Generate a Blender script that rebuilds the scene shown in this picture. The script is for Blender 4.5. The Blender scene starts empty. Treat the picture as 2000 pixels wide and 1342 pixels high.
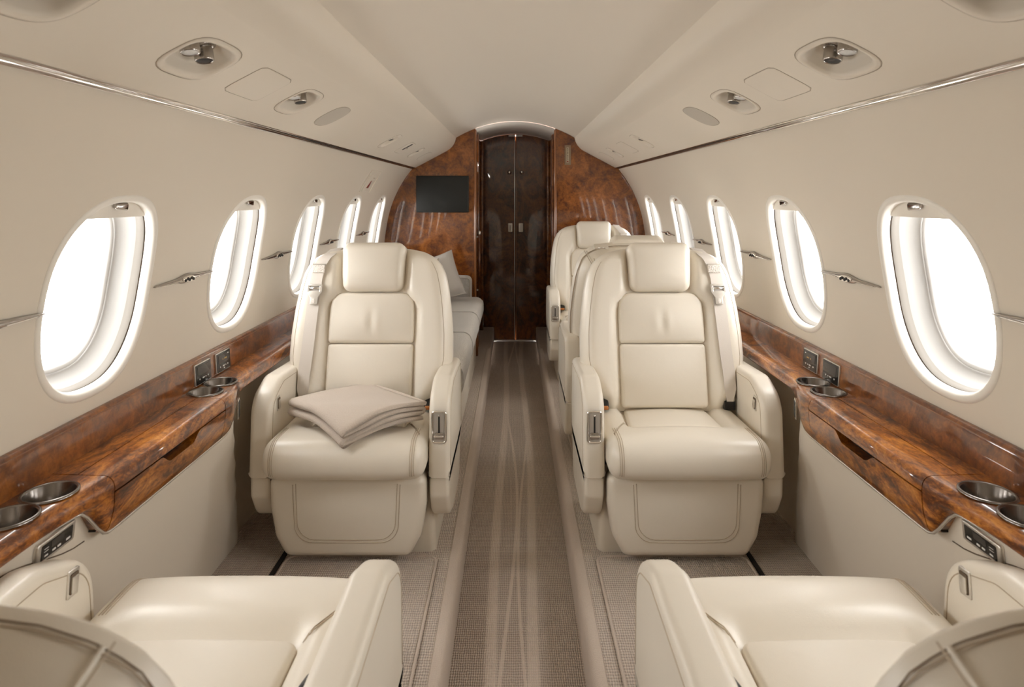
import bpy, math, random
from math import sin, cos, pi, sqrt, atan2, radians as R_
from mathutils import Vector, Matrix

scn = bpy.context.scene
COL = scn.collection
ZC = 1.07                                   # eye height above the raised side floor
random.seed(4)

# ------------------------------------------------------------------ camera
cam_d = bpy.data.cameras.new('camera')
cam = bpy.data.objects.new('camera', cam_d); COL.objects.link(cam)
cam.location = (-0.008, 0.0, ZC)
cam.rotation_euler = (pi / 2, 0, 0)
cam_d.sensor_width = 36.0; cam_d.lens = 22.5
cam_d.shift_x = -0.002; cam_d.shift_y = -0.145
cam_d.clip_start = 0.02
cam_d.dof.use_dof = True; cam_d.dof.focus_distance = 2.1; cam_d.dof.aperture_fstop = 7.0
scn.camera = cam

# ------------------------------------------------------------------ world, exposure
w = bpy.data.worlds.new('overcast_sky'); scn.world = w; w.use_nodes = True
bg = w.node_tree.nodes['Background']
bg.inputs[0].default_value = (1.0, 0.985, 0.96, 1); bg.inputs[1].default_value = 11.0
scn.view_settings.view_transform = 'Standard'
scn.view_settings.look = 'None'
scn.view_settings.gamma = 1.0
scn.view_settings.use_curve_mapping = False
scn.view_settings.exposure = 0.50
scn.cycles.max_bounces = 14; scn.cycles.diffuse_bounces = 10
scn.cycles.sample_clamp_indirect = 6.0
scn.cycles.caustics_reflective = False; scn.cycles.caustics_refractive = False

# area lamps, among them an unseen fill lamp added behind the camera
def area(name, loc, rot, sx, sy, power, col=(1, .95, .88)):
    l = bpy.data.lights.new(name, 'AREA'); l.shape = 'RECTANGLE'; l.size = sx; l.size_y = sy
    l.energy = power; l.color = col
    o = bpy.data.objects.new(name, l); COL.objects.link(o); o.location = loc; o.rotation_euler = rot
    return o
area('fill_lamp', (0, -.50, 1.10), (pi, 0, 0), 1.0, .6, 1.2)  # added fill, aimed up at the ceiling out of view
area('entry_lamp', (-.248, 4.36, ZC + .19), (0, R_(-115), 0), .06, .012, .9)

# ------------------------------------------------------------------ materials
MATS = {}
def mat(name, col, rough=.5, metal=0., coat=0., coat_rough=.05, spec=.5, sheen=0.):
    m = bpy.data.materials.new(name); m.use_nodes = True
    b = m.node_tree.nodes['Principled BSDF']
    b.inputs['Base Color'].default_value = (*col, 1)
    b.inputs['Roughness'].default_value = rough
    b.inputs['Metallic'].default_value = metal
    b.inputs['Coat Weight'].default_value = coat
    b.inputs['Coat Roughness'].default_value = coat_rough
    b.inputs['Specular IOR Level'].default_value = spec
    if sheen: b.inputs['Sheen Weight'].default_value = sheen
    MATS[name] = m
    return m
def N(m, t, **k):
    n = m.node_tree.nodes.new(t)
    for a, v in k.items(): setattr(n, a, v)
    return n
def L(m, a, b): m.node_tree.links.new(a, b)
def bsdf(m): return m.node_tree.nodes['Principled BSDF']
def coords(m, scale=(1, 1, 1)):
    tc = N(m, 'ShaderNodeTexCoord'); mp = N(m, 'ShaderNodeMapping')
    mp.inputs['Scale'].default_value = scale
    L(m, tc.outputs['Object'], mp.inputs['Vector']); return mp.outputs[0]
def noise(m, vec, scale, detail=4, rough=.5, dist=0.):
    n = N(m, 'ShaderNodeTexNoise'); n.inputs['Scale'].default_value = scale
    n.inputs['Detail'].default_value = detail; n.inputs['Roughness'].default_value = rough
    n.inputs['Distortion'].default_value = dist
    L(m, vec, n.inputs['Vector']); return n.outputs['Fac']
def ramp(m, fac, stops):
    r = N(m, 'ShaderNodeValToRGB')
    e = r.color_ramp.elements
    while len(e) < len(stops): e.new(.5)
    for k, (p, c) in enumerate(stops): e[k].position = p; e[k].color = (*c, 1)
    L(m, fac, r.inputs[0]); return r.outputs[0]
def bump(m, h, strength, dist):
    b = N(m, 'ShaderNodeBump'); b.inputs['Strength'].default_value = strength; b.inputs['Distance'].default_value = dist
    L(m, h, b.inputs['Height']); L(m, b.outputs[0], bsdf(m).inputs['Normal']); return b
def math_(m, op, a, b=None):
    n = N(m, 'ShaderNodeMath', operation=op)
    for i, v in enumerate((a, b)):
        if v is None: continue
        if isinstance(v, (int, float)): n.inputs[i].default_value = v
        else: L(m, v, n.inputs[i])
    return n.outputs[0]

# lining plastic, leather, woods, metals, carpet, fabrics
m = mat("lining", (.70, .64, .55), .42, spec=.35); bump(m, noise(m, coords(m), 900, 2), .03, .001)
m = mat('lining_white', (.80, .76, .69), .38, spec=.4)
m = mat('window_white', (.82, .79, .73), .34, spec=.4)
m = mat('guide_shading', (.24, .22, .195), .5)
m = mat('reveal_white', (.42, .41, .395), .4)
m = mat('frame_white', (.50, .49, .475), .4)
m = mat('ceiling', (.70, .645, .565), .5, spec=.3)
m = mat('leather', (.765, .712, .62), .31, spec=.5, coat=.08, coat_rough=.25)
v = coords(m)
h1 = noise(m, v, 700, 3, .6); h2 = noise(m, v, 9, 3, .55, .6)
hh = math_(m, 'ADD', math_(m, 'MULTIPLY', h1, .18), math_(m, 'MULTIPLY', h2, 1.0)); bump(m, hh, .22, .006)
m = mat('leather_panel', (.70, .63, .51), .5, spec=.35); bump(m, noise(m, coords(m), 700, 3, .6), .08, .001)
m = mat('stitch', (.50, .42, .32), .7)
m = mat('stitch_dark', (.27, .21, .15), .8)
m = mat('gap_soft', (.32, .27, .21), .8)
m = mat('seam_dark', (.14, .10, .065), .8)
m = mat('seat_plastic', (.69, .635, .54), .45)
m = mat('belt', (.66, .61, .555), .6, sheen=.2)
v = coords(m, (1, 1, 1)); bump(m, noise(m, coords(m, (900, 900, 60)), 1, 1), .25, .001)
m = mat('belt_web', (.66, .61, .55), .7)
vr = N(m, 'ShaderNodeTexVoronoi'); vr.inputs['Scale'].default_value = 260; L(m, coords(m), vr.inputs['Vector']); bump(m, vr.outputs[0], .9, .002)

def burl(name, c0, c1, c2, c3, stretch, sc, dist=1.8, coat_rough=.03):
    m = mat(name, c1, .35, coat=1.0, coat_rough=coat_rough, spec=.3); bsdf(m).inputs['Coat IOR'].default_value = 1.5 if 'ledge' in name else 1.65
    v = coords(m, stretch)
    big = noise(m, v, sc, 5, .68, dist)
    fine = noise(m, v, sc * 5.5, 6, .72, dist * 1.4)
    grain = noise(m, coords(m, (stretch[0] * 90, stretch[1] * 14, stretch[2] * 90)), 1, 3, .6, .5)
    f = math_(m, 'ADD', math_(m, 'MULTIPLY', big, .58), math_(m, 'ADD', math_(m, 'MULTIPLY', fine, .32), math_(m, 'MULTIPLY', grain, .10)))
    c = ramp(m, f, [(.36, c0), (.46, c1), (.54, c2), (.66, c3)])
    L(m, c, bsdf(m).inputs['Base Color'])
    return m
burl('burl', (.040, .009, .002), (.135, .035, .004), (.235, .070, .008), (.37, .125, .017), (1, 1, 1), 10.0, .7)
burl('burl_ledge', (.022, .005, .001), (.125, .032, .004), (.34, .108, .012), (.68, .28, .046), (1.6, .7, 1.6), 7.5)
burl('burl_dark', (.020, .004, .001), (.07, .016, .003), (.15, .040, .006), (.24, .075, .012), (1.2, 1.2, .8), 6.0)
m = mat('wood_edge', (.24, .085, .022), .3, coat=1.0, coat_rough=.04)
m = mat('dark_gap', (.012, .008, .006), .9)
m = mat('chrome', (.86, .84, .81), .14, metal=1.0)
m = mat('satin', (.74, .71, .66), .33, metal=.85)
m = mat('brushed', (.24, .22, .205), .22, metal=1.0)
v = coords(m, (1, 1, 1)); bump(m, noise(m, coords(m, (500, 500, 4)), 1, 2), .15, .0006)
m = mat('recess_grey', (.50, .47, .43), .4, metal=.5)
m = mat('dark_chrome', (.48, .45, .42), .12, metal=1.0)
m = mat('black_glass', (.012, .012, .011), .12, spec=.6)
m = mat('screen', (.012, .013, .012), .38, spec=.4)
m = mat('lcd', (.055, .05, .045), .25)
m = mat('black_plastic', (.012, .011, .01), .45)
m = mat('dark_mesh', (.03, .028, .026), .6)
m = mat('icon', (.75, .74, .72), .6)
m = mat('icon_amber', (.7, .45, .12), .6)
m = mat('speaker_cloth', (.47, .43, .37), .85)
m = mat('red_mark', (.22, .02, .012), .5)
m = mat('plaque', (.30, .22, .15), .35, metal=.7)
m = mat('plaque_letter', (.50, .42, .30), .5)
m = mat('amber_plastic', (.45, .16, .04), .3)
m = mat('lens', (.75, .75, .74), .15, spec=.8); bump(m, noise(m, coords(m), 500, 2), .8, .002)

def carpet(name, c_dark, c_light, scale, light_streaks=False, loops=True):
    m = mat(name, c_light, .95, spec=.1, sheen=.25)
    tc = N(m, 'ShaderNodeTexCoord'); sp = N(m, 'ShaderNodeSeparateXYZ'); L(m, tc.outputs['Object'], sp.inputs[0])
    wob = N(m, 'ShaderNodeTexNoise'); wob.inputs['Scale'].default_value = 60; L(m, tc.outputs['Object'], wob.inputs['Vector'])
    wv = math_(m, 'MULTIPLY', math_(m, 'SUBTRACT', wob.outputs['Fac'], .5), .006)
    x = math_(m, 'ADD', sp.outputs[0], wv); y = math_(m, 'ADD', sp.outputs[1], wv)
    z = sp.outputs[2]
    a = math_(m, 'SINE', math_(m, 'MULTIPLY', math_(m, 'ADD', math_(m, 'ADD', x, z), math_(m, 'MULTIPLY', y, .62)), scale))
    b = math_(m, 'SINE', math_(m, 'MULTIPLY', math_(m, 'SUBTRACT', math_(m, 'ADD', x, z), math_(m, 'MULTIPLY', y, .62)), scale))
    p = math_(m, 'MULTIPLY', a, b)
    p = math_(m, 'ADD', math_(m, 'MULTIPLY', p, .5), .5)
    fz = noise(m, tc.outputs['Object'], 420, 3, .7)
    blotch = noise(m, tc.outputs['Object'], 5, 3, .6)
    f = math_(m, 'ADD', math_(m, 'MULTIPLY', p, .55 if loops else .12), math_(m, 'ADD', math_(m, 'MULTIPLY', fz, .4), math_(m, 'MULTIPLY', blotch, .25)))
    col = ramp(m, f, [(.25, c_dark), (.85, c_light)])
    if light_streaks:                               # streaks of light along the aisle, painted into the carpet colour
        streaks = None
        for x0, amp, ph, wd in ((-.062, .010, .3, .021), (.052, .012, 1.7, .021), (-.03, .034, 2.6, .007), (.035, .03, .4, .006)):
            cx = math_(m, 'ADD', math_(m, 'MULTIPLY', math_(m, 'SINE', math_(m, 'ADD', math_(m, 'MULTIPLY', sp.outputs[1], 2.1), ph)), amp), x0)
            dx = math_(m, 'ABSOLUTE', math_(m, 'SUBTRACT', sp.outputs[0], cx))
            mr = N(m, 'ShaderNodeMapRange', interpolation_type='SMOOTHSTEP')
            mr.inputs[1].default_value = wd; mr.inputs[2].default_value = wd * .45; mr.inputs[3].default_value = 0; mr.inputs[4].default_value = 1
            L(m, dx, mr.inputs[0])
            streaks = mr.outputs[0] if streaks is None else math_(m, 'MAXIMUM', streaks, mr.outputs[0])
        mx = N(m, 'ShaderNodeMix', data_type='RGBA'); L(m, math_(m, 'MULTIPLY', streaks, .68), mx.inputs[0])
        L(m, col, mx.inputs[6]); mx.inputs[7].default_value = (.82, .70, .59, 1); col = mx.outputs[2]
    L(m, col, bsdf(m).inputs['Base Color'])
    bump(m, math_(m, 'ADD', math_(m, 'MULTIPLY', p, 1.0 if loops else .2), math_(m, 'MULTIPLY', fz, .5)), .9 if loops else .5, .005)
    return m
carpet('carpet_aisle', (.28, .22, .175), (.70, .585, .485), 560, light_streaks=True)
carpet('carpet_side', (.34, .275, .225), (.78, .675, .58), 560)
carpet('carpet_binding', (.50, .42, .355), (.72, .62, .535), 900, loops=False)
carpet('wool', (.52, .445, .38), (.74, .66, .58), 900, loops=False)
carpet('divan_fabric', (.70, .65, .58), (.88, .84, .78), 1500)
carpet('cushion_fabric', (.42, .39, .35), (.60, .56, .51), 1500, loops=False)

m = bpy.data.materials.new('window_glass'); m.use_nodes = True; MATS['window_glass'] = m
nt = m.node_tree; nt.nodes.remove(nt.nodes['Principled BSDF'])
tr = N(m, 'ShaderNodeBsdfTransparent'); gl = N(m, 'ShaderNodeBsdfGlossy'); gl.inputs['Roughness'].default_value = .02
lw = N(m, 'ShaderNodeLayerWeight'); lw.inputs[0].default_value = .5; mx = N(m, 'ShaderNodeMixShader')
L(m, math_(m, 'ADD', math_(m, 'MULTIPLY', math_(m, 'POWER', lw.outputs['Facing'], 5.0), .5), .03), mx.inputs[0]); L(m, tr.outputs[0], mx.inputs[1]); L(m, gl.outputs[0], mx.inputs[2])
L(m, mx.outputs[0], nt.nodes['Material Output'].inputs[0])

# ------------------------------------------------------------------ object helpers
def mk(name, verts, faces, material, parent=None, smooth=True, sharp=None):
    me = bpy.data.meshes.new(name)
    me.from_pydata([tuple(v) for v in verts], [], faces)
    me.validate(); 
    if smooth:
        me.polygons.foreach_set('use_smooth', [True] * len(me.polygons))
        if sharp: me.set_sharp_from_angle(angle=R_(sharp))
    me.materials.append(MATS[material])
    o = bpy.data.objects.new(name, me); COL.objects.link(o)
    if parent is not None:
        o.parent = parent
    return o
def world_part(o, parent):
    """verts are in world space, parent sits at its own base"""
    o.parent = parent
    p = parent
    loc = Vector(p.location)
    while p.parent: p = p.parent; 
    if parent.parent is None: o.matrix_parent_inverse = Matrix.Translation(-loc)
    return o
def empty(name, loc, label, cat, group=None, rot=0):
    o = bpy.data.objects.new(name, None); COL.objects.link(o)
    o.location = loc; o.rotation_euler = (0, 0, rot); o.empty_display_size = .05
    o['label'] = label; o['category'] = cat
    if group: o['group'] = group
    return o
def structure(o, label=None):
    o['kind'] = 'structure'
    if label: o['label'] = label
    return o
def join(parts):
    V, F = [], []
    for v, f in parts:
        n = len(V); V += list(v); F += [tuple(i + n for i in q) for q in f]
    return V, F
def loft(secs, closed=True, cap=True, flip=False):
    n = len(secs[0]); V = [p for s in secs for p in s]; F = []
    for i in range(len(secs) - 1):
        for j in range(n if closed else n - 1):
            a, b = i * n + j, i * n + (j + 1) % n
            F.append((a, b, b + n, a + n))
    if cap and closed:
        F.append(tuple(range(n))[::-1]); F.append(tuple(range((len(secs) - 1) * n, len(secs) * n)))
    if flip: F = [q[::-1] for q in F]
    return V, F
def rpoly(pts, seg=6, maxlen=.03):
    """closed polygon [(x,y,r)] with rounded corners, CCW in -> CCW out"""
    n = len(pts); out = []
    for i in range(n):
        p0, p1, p2 = Vector(pts[i - 1][:2]), Vector(pts[i][:2]), Vector(pts[(i + 1) % n][:2]); r = pts[i][2]
        d0 = (p0 - p1); d2 = (p2 - p1); l0, l2 = d0.length, d2.length
        if r <= 1e-6: out.append(p1); continue
        d0.normalize(); d2.normalize()
        ang = d0.angle(d2); t = min(r / math.tan(ang / 2), l0 * .49, l2 * .49); rr = t * math.tan(ang / 2)
        c = p1 + (d0 + d2).normalized() * (rr / sin(ang / 2))
        a0 = p1 + d0 * t - c; a1 = p1 + d2 * t - c
        th0 = atan2(a0.y, a0.x); th1 = atan2(a1.y, a1.x); d = th1 - th0
        while d > pi: d -= 2 * pi
        while d < -pi: d += 2 * pi
        for k in range(seg + 1):
            th = th0 + d * k / seg; out.append(c + Vector((cos(th), sin(th))) * rr)
    res = []
    for i in range(len(out)):
        a, b = out[i], out[(i + 1) % len(out)]; res.append(a)
        k = int((b - a).length / maxlen)
        for j in range(1, k + 1): res.append(a.lerp(b, j / (k + 1)))
    clean = [res[0]]
    for p in res[1:]:
        if (p - clean[-1]).length > 1e-5: clean.append(p)
    if (clean[0] - clean[-1]).length < 1e-5: clean.pop()
    return clean
def normals2(pts):
    n = len(pts); out = []
    for i in range(n):
        a = pts[i] - pts[i - 1]; b = pts[(i + 1) % n] - pts[i]
        na = Vector((a.y, -a.x)).normalized(); nb = Vector((b.y, -b.x)).normalized()
        s = na + nb
        out.append(s.normalized() if s.length > 1e-6 else na)
    return out
def pillow(outline, Rr, thick, fmap, crown=0., nround=5, nfill=12, back_round=.003):
    """cushion: flat outline, rounded front edge of radius Rr, crown in the middle. fmap(u,v,h)->3D. outline CCW"""
    nm = normals2(outline); n = len(outline)
    cu = sum(p.x for p in outline) / n; cv = sum(p.y for p in outline) / n
    us = [p.x for p in outline]; vs = [p.y for p in outline]
    cu, cv = (max(us) + min(us)) / 2, (max(vs) + min(vs)) / 2
    a, b = (max(us) - min(us)) / 2, (max(vs) - min(vs)) / 2
    def cr(u, v): return crown * max(0, 1 - ((u - cu) / a) ** 2) * max(0, 1 - ((v - cv) / b) ** 2)
    rings = []
    rings.append([(p - q * back_round, -thick) for p, q in zip(outline, nm)])
    rings.append([(p, -thick + back_round) for p in outline])
    rings.append([(p, 0.) for p in outline])
    for k in range(1, nround + 1):
        t = pi / 2 * k / nround
        rings.append([(p - q * Rr * (1 - cos(t)), Rr * sin(t)) for p, q in zip(outline, nm)])
    base = [x[0] for x in rings[-1]]; c = Vector((cu, cv))
    for k in range(1, nfill):
        s = 1 - k / nfill
        mph = (1 - s) ** .7 * .85; row = []
        for p in base:
            d = p - c; el = Vector((d.x / a, d.y / b)); e2 = el.normalized() if el.length > 1e-6 else el
            row.append((c + d.lerp(Vector((e2.x * a, e2.y * b)) * .96, mph) * s, Rr))
        rings.append(row)
    V = []; F = []
    for r in rings:
        for p, h in r: V.append(fmap(p.x, p.y, h + (cr(p.x, p.y) if h > 0 else 0)))
    for i in range(len(rings) - 1):
        for j in range(n):
            A, B = i * n + j, i * n + (j + 1) % n
            F.append((A, B, B + n, A + n))
    F.append(tuple(range(n))[::-1])
    V.append(fmap(cu, cv, Rr + crown)); last = (len(rings) - 1) * n
    for j in range(n): F.append((last + j, last + (j + 1) % n, len(V) - 1))
    return V, F
def slab(outline, half, Rr, fmap, nround=4):
    """two sided plate: outline CCW in (u,v), thickness along h = -half..half with rounded edges"""
    nm = normals2(outline); n = len(outline); rings = []
    for k in range(nround + 1):
        t = pi / 2 * k / nround
        rings.append([(p - q * Rr * (1 - sin(t)), -half + Rr * (1 - cos(t))) for p, q in zip(outline, nm)])
    for k in range(nround, -1, -1):
        t = pi / 2 * k / nround
        rings.append([(p - q * Rr * (1 - sin(t)), half - Rr * (1 - cos(t))) for p, q in zip(outline, nm)])
    V = [fmap(p.x, p.y, h) for r in rings for p, h in r]; F = []
    for i in range(len(rings) - 1):
        for j in range(n):
            A, B = i * n + j, i * n + (j + 1) % n
            F.append((A, B, B + n, A + n))
    F.append(tuple(range(n))[::-1]); F.append(tuple(range((len(rings) - 1) * n, len(rings) * n)))
    return V, F
def tube(path, r, k=6, closed=False):
    path = [Vector(p) for p in path]; n = len(path); secs = []; up = None
    for i, p in enumerate(path):
        if closed: t = path[(i + 1) % n] - path[i - 1]
        else: t = path[min(i + 1, n - 1)] - path[max(i - 1, 0)]
        t.normalize()
        if up is None:
            up = t.orthogonal().normalized()
        up = (up - t * up.dot(t)).normalized(); s = t.cross(up)
        secs.append([p + (up * cos(2 * pi * j / k) + s * sin(2 * pi * j / k)) * r for j in range(k)])
    if closed: secs.append(secs[0]); return loft(secs, True, False)
    return loft(secs, True, True)
def box(c, s, rot=None, bev=0.):
    """box with small rounded edges through slab()"""
    cx, cy, cz = c; hx, hy, hz = s[0] / 2, s[1] / 2, s[2] / 2
    bev = min(bev if bev else min(hx, hy, hz) * .2, min(hx, hy, hz) * .9)
    o = rpoly([(-hx, -hy, bev), (hx, -hy, bev), (hx, hy, bev), (-hx, hy, bev)], 3, 9)
    M = rot or Matrix.Identity(3)
    return slab(o, hz, bev, lambda u, v, h: Vector(c) + M @ Vector((u, v, h)), 3)
def lathe(profile, center, axis, k=28):
    ax = Vector(axis).normalized(); e1 = ax.orthogonal().normalized(); e2 = ax.cross(e1); c = Vector(center)
    secs = [[c + ax * h + (e1 * cos(2 * pi * j / k) + e2 * sin(2 * pi * j / k)) * r for j in range(k)] for r, h in profile]
    return loft(secs, True, True)
def sm(a, b, x):
    t = min(1, max(0, (x - a) / (b - a))); return t * t * (3 - 2 * t)
def lerp(a, b, t): return a + (b - a) * t
def frange(a, b, step):
    n = max(1, int(round((b - a) / step))); return [a + (b - a) * i / n for i in range(n + 1)]
def flipf(VF): return VF[0], [q[::-1] for q in VF[1]]

# ------------------------------------------------------------------ fuselage wall profile
PTS = [(.888, -.52), (.886, -.46), (.882, -.37), (.873, -.285), (.861, -.20), (.844, -.12), (.818, -.04), (.784, .035), (.741, .108), (.686, .183)]
def catmull(P, t):
    n = len(P) - 1; i = min(int(t), n - 1); f = t - i
    p = [P[max(i - 1, 0)], P[i], P[i + 1], P[min(i + 2, n)]]
    return [.5 * ((2 * p[1][k]) + (-p[0][k] + p[2][k]) * f + (2 * p[0][k] - 5 * p[1][k] + 4 * p[2][k] - p[3][k]) * f * f
            + (-p[0][k] + 3 * p[1][k] - 3 * p[2][k] + p[3][k]) * f ** 3) for k in (0, 1)]
PROF = []; acc = 0
for i in range(401):
    p = catmull(PTS, i / 400 * (len(PTS) - 1))
    if PROF: acc += math.dist(p, PROF[-1][1])
    PROF.append((acc, p))
SMAX = acc
def prof(s):
    s = min(max(s, 0), SMAX); lo, hi = 0, len(PROF) - 1
    while hi - lo > 1:
        md = (lo + hi) // 2
        if PROF[md][0] <= s: lo = md
        else: hi = md
    f = (s - PROF[lo][0]) / max(1e-9, PROF[hi][0] - PROF[lo][0])
    a, b = PROF[lo][1], PROF[hi][1]
    t = Vector((PROF[min(hi + 3, 400)][1][0] - PROF[max(lo - 3, 0)][1][0], PROF[min(hi + 3, 400)][1][1] - PROF[max(lo - 3, 0)][1][1])).normalized()
    return lerp(a[0], b[0], f), lerp(a[1], b[1], f), t.y, -t.x
def s_at_z(z):
    return min(PROF, key=lambda q: abs(q[1][1] - z))[0]
def WP(sg, Y, s, d=0.):
    x, z, nx, nz = prof(s)
    return Vector((sg * (x + nx * d), Y, ZC + z + nz * d))
WY = [1.325 + .648 * n for n in range(-1, 5)]
SC = s_at_z(-.205); WA, WB = .160, .196
Y0, Y1 = -.95, 4.30
def sup(th, a, b, n): return 1 / ((abs(cos(th)) / a) ** n + (abs(sin(th)) / b) ** n) ** (1 / n)
def bay(P, yc, sc, a, b, n, ya, yb, sa, sb, rings=9, k=72):
    """a rectangle of surface with an oval hole"""
    ths = sorted(set([round(2 * pi * i / k, 6) for i in range(k)] +
                     [round(atan2(s - sc, y - yc) % (2 * pi), 6) for y in (ya, yb) for s in (sa, sb)]))
    V = []; F = []; m_ = len(ths)
    for th in ths:
        c, s_ = cos(th), sin(th); r0 = sup(th, a, b, n)
        r1 = min([((yb - yc) if c > 0 else (ya - yc)) / c if abs(c) > 1e-6 else 1e9, ((sb - sc) if s_ > 0 else (sa - sc)) / s_ if abs(s_) > 1e-6 else 1e9])
        for i in range(rings + 1):
            r = lerp(r0, r1, i / rings); V.append(P(yc + c * r, sc + s_ * r))
    for j in range(m_):
        for i in range(rings):
            A = j * (rings + 1) + i; B = ((j + 1) % m_) * (rings + 1) + i
            F.append((A, A + 1, B + 1, B))
    return V, F
def strip(P, ya, yb, sa, sb, ny, ns):
    V = [P(lerp(ya, yb, i / ny), lerp(sa, sb, j / ns)) for i in range(ny + 1) for j in range(ns + 1)]; F = []
    for i in range(ny):
        for j in range(ns):
            a = i * (ns + 1) + j; F.append((a, a + 1, a + ns + 2, a + ns + 1))
    return V, F
def ringloft(P, yc, sc, rows, n, k=72):
    """rows: (a, b, d)"""
    secs = []
    for a, b, d in rows:
        secs.append([P(yc + cos(t) * sup(t, a, b, n), sc + sin(t) * sup(t, a, b, n), d) for t in [2 * pi * j / k for j in range(k)]])
    return loft(secs, True, False)

# ------------------------------------------------------------------ floor
def floor_grid(P, us, vs): 
    V = [P(u, v) for u in us for v in vs]; n = len(vs); F = []
    for i in range(len(us) - 1):
        for j in range(n - 1):
            a = i * n + j; F.append((a, a + n, a + n + 1, a + 1))
    return V, F
YE = 5.24
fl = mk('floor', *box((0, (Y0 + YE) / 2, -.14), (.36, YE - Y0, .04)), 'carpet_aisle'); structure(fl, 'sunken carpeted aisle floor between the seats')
for sg, side in ((-1, 'left'), (1, 'right')):
    pr = [(.171, -.13), (.171, -.02), (.1725, -.011), (.177, -.004), (.184, -.0005), (.192, 0), (.91, 0), (.91, -.13)]
    ys = frange(Y0, 4.46, .2)
    V, F = loft([[(sg * x, y, z) for x, z in pr] for y in ys], True, True, sg > 0)
    fp = mk('floor_' + side, V, F, 'carpet_side', None, True, 35)
    structure(fp, 'raised carpeted side floor under the %s seats' % side)
    # soft bound edge along the aisle
    pr2 = [(.168, -.125), (.166, -.02), (.169, -.008), (.176, -.0005), (.186, .002), (.196, .0025), (.200, -.002), (.2, -.02)]
    V, F = loft([[(sg * x, y, z) for x, z in pr2] for y in ys], True, True, sg > 0)
    o = mk('carpet_edge', V, F, 'carpet_binding', fp, True, 50)
    # dark seat track
    o = mk('seat_track', *box((sg * .69, (Y0 + 4.2) / 2, .001), (.014, 4.2 - Y0, .004)), 'dark_gap', fp)
    # raised carpet mats with bound edges
    for a, b in ((.86, 1.885), (2.5, 3.40)):
        if sg < 0 and a > 2: continue
        ol = rpoly([(.234, a, .03), (.672, a, .03), (.672, b, .03), (.234, b, .03)], 5, .1)
        o = mk('carpet_mat', *(slab(ol, .004, .003, lambda u, v, h: Vector((sg * u, v, .003 + h)))), 'carpet_side', fp)
        o2 = mk('mat_binding', *tube([Vector((sg * p.x, p.y, .006)) for p in ol], .0042, 6, True), 'carpet_binding', o)
    o = mk('floor_step', *box((sg * .54, 4.85, -.06), (.74, .78, .115), None, .01), 'carpet_side', fp)

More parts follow.
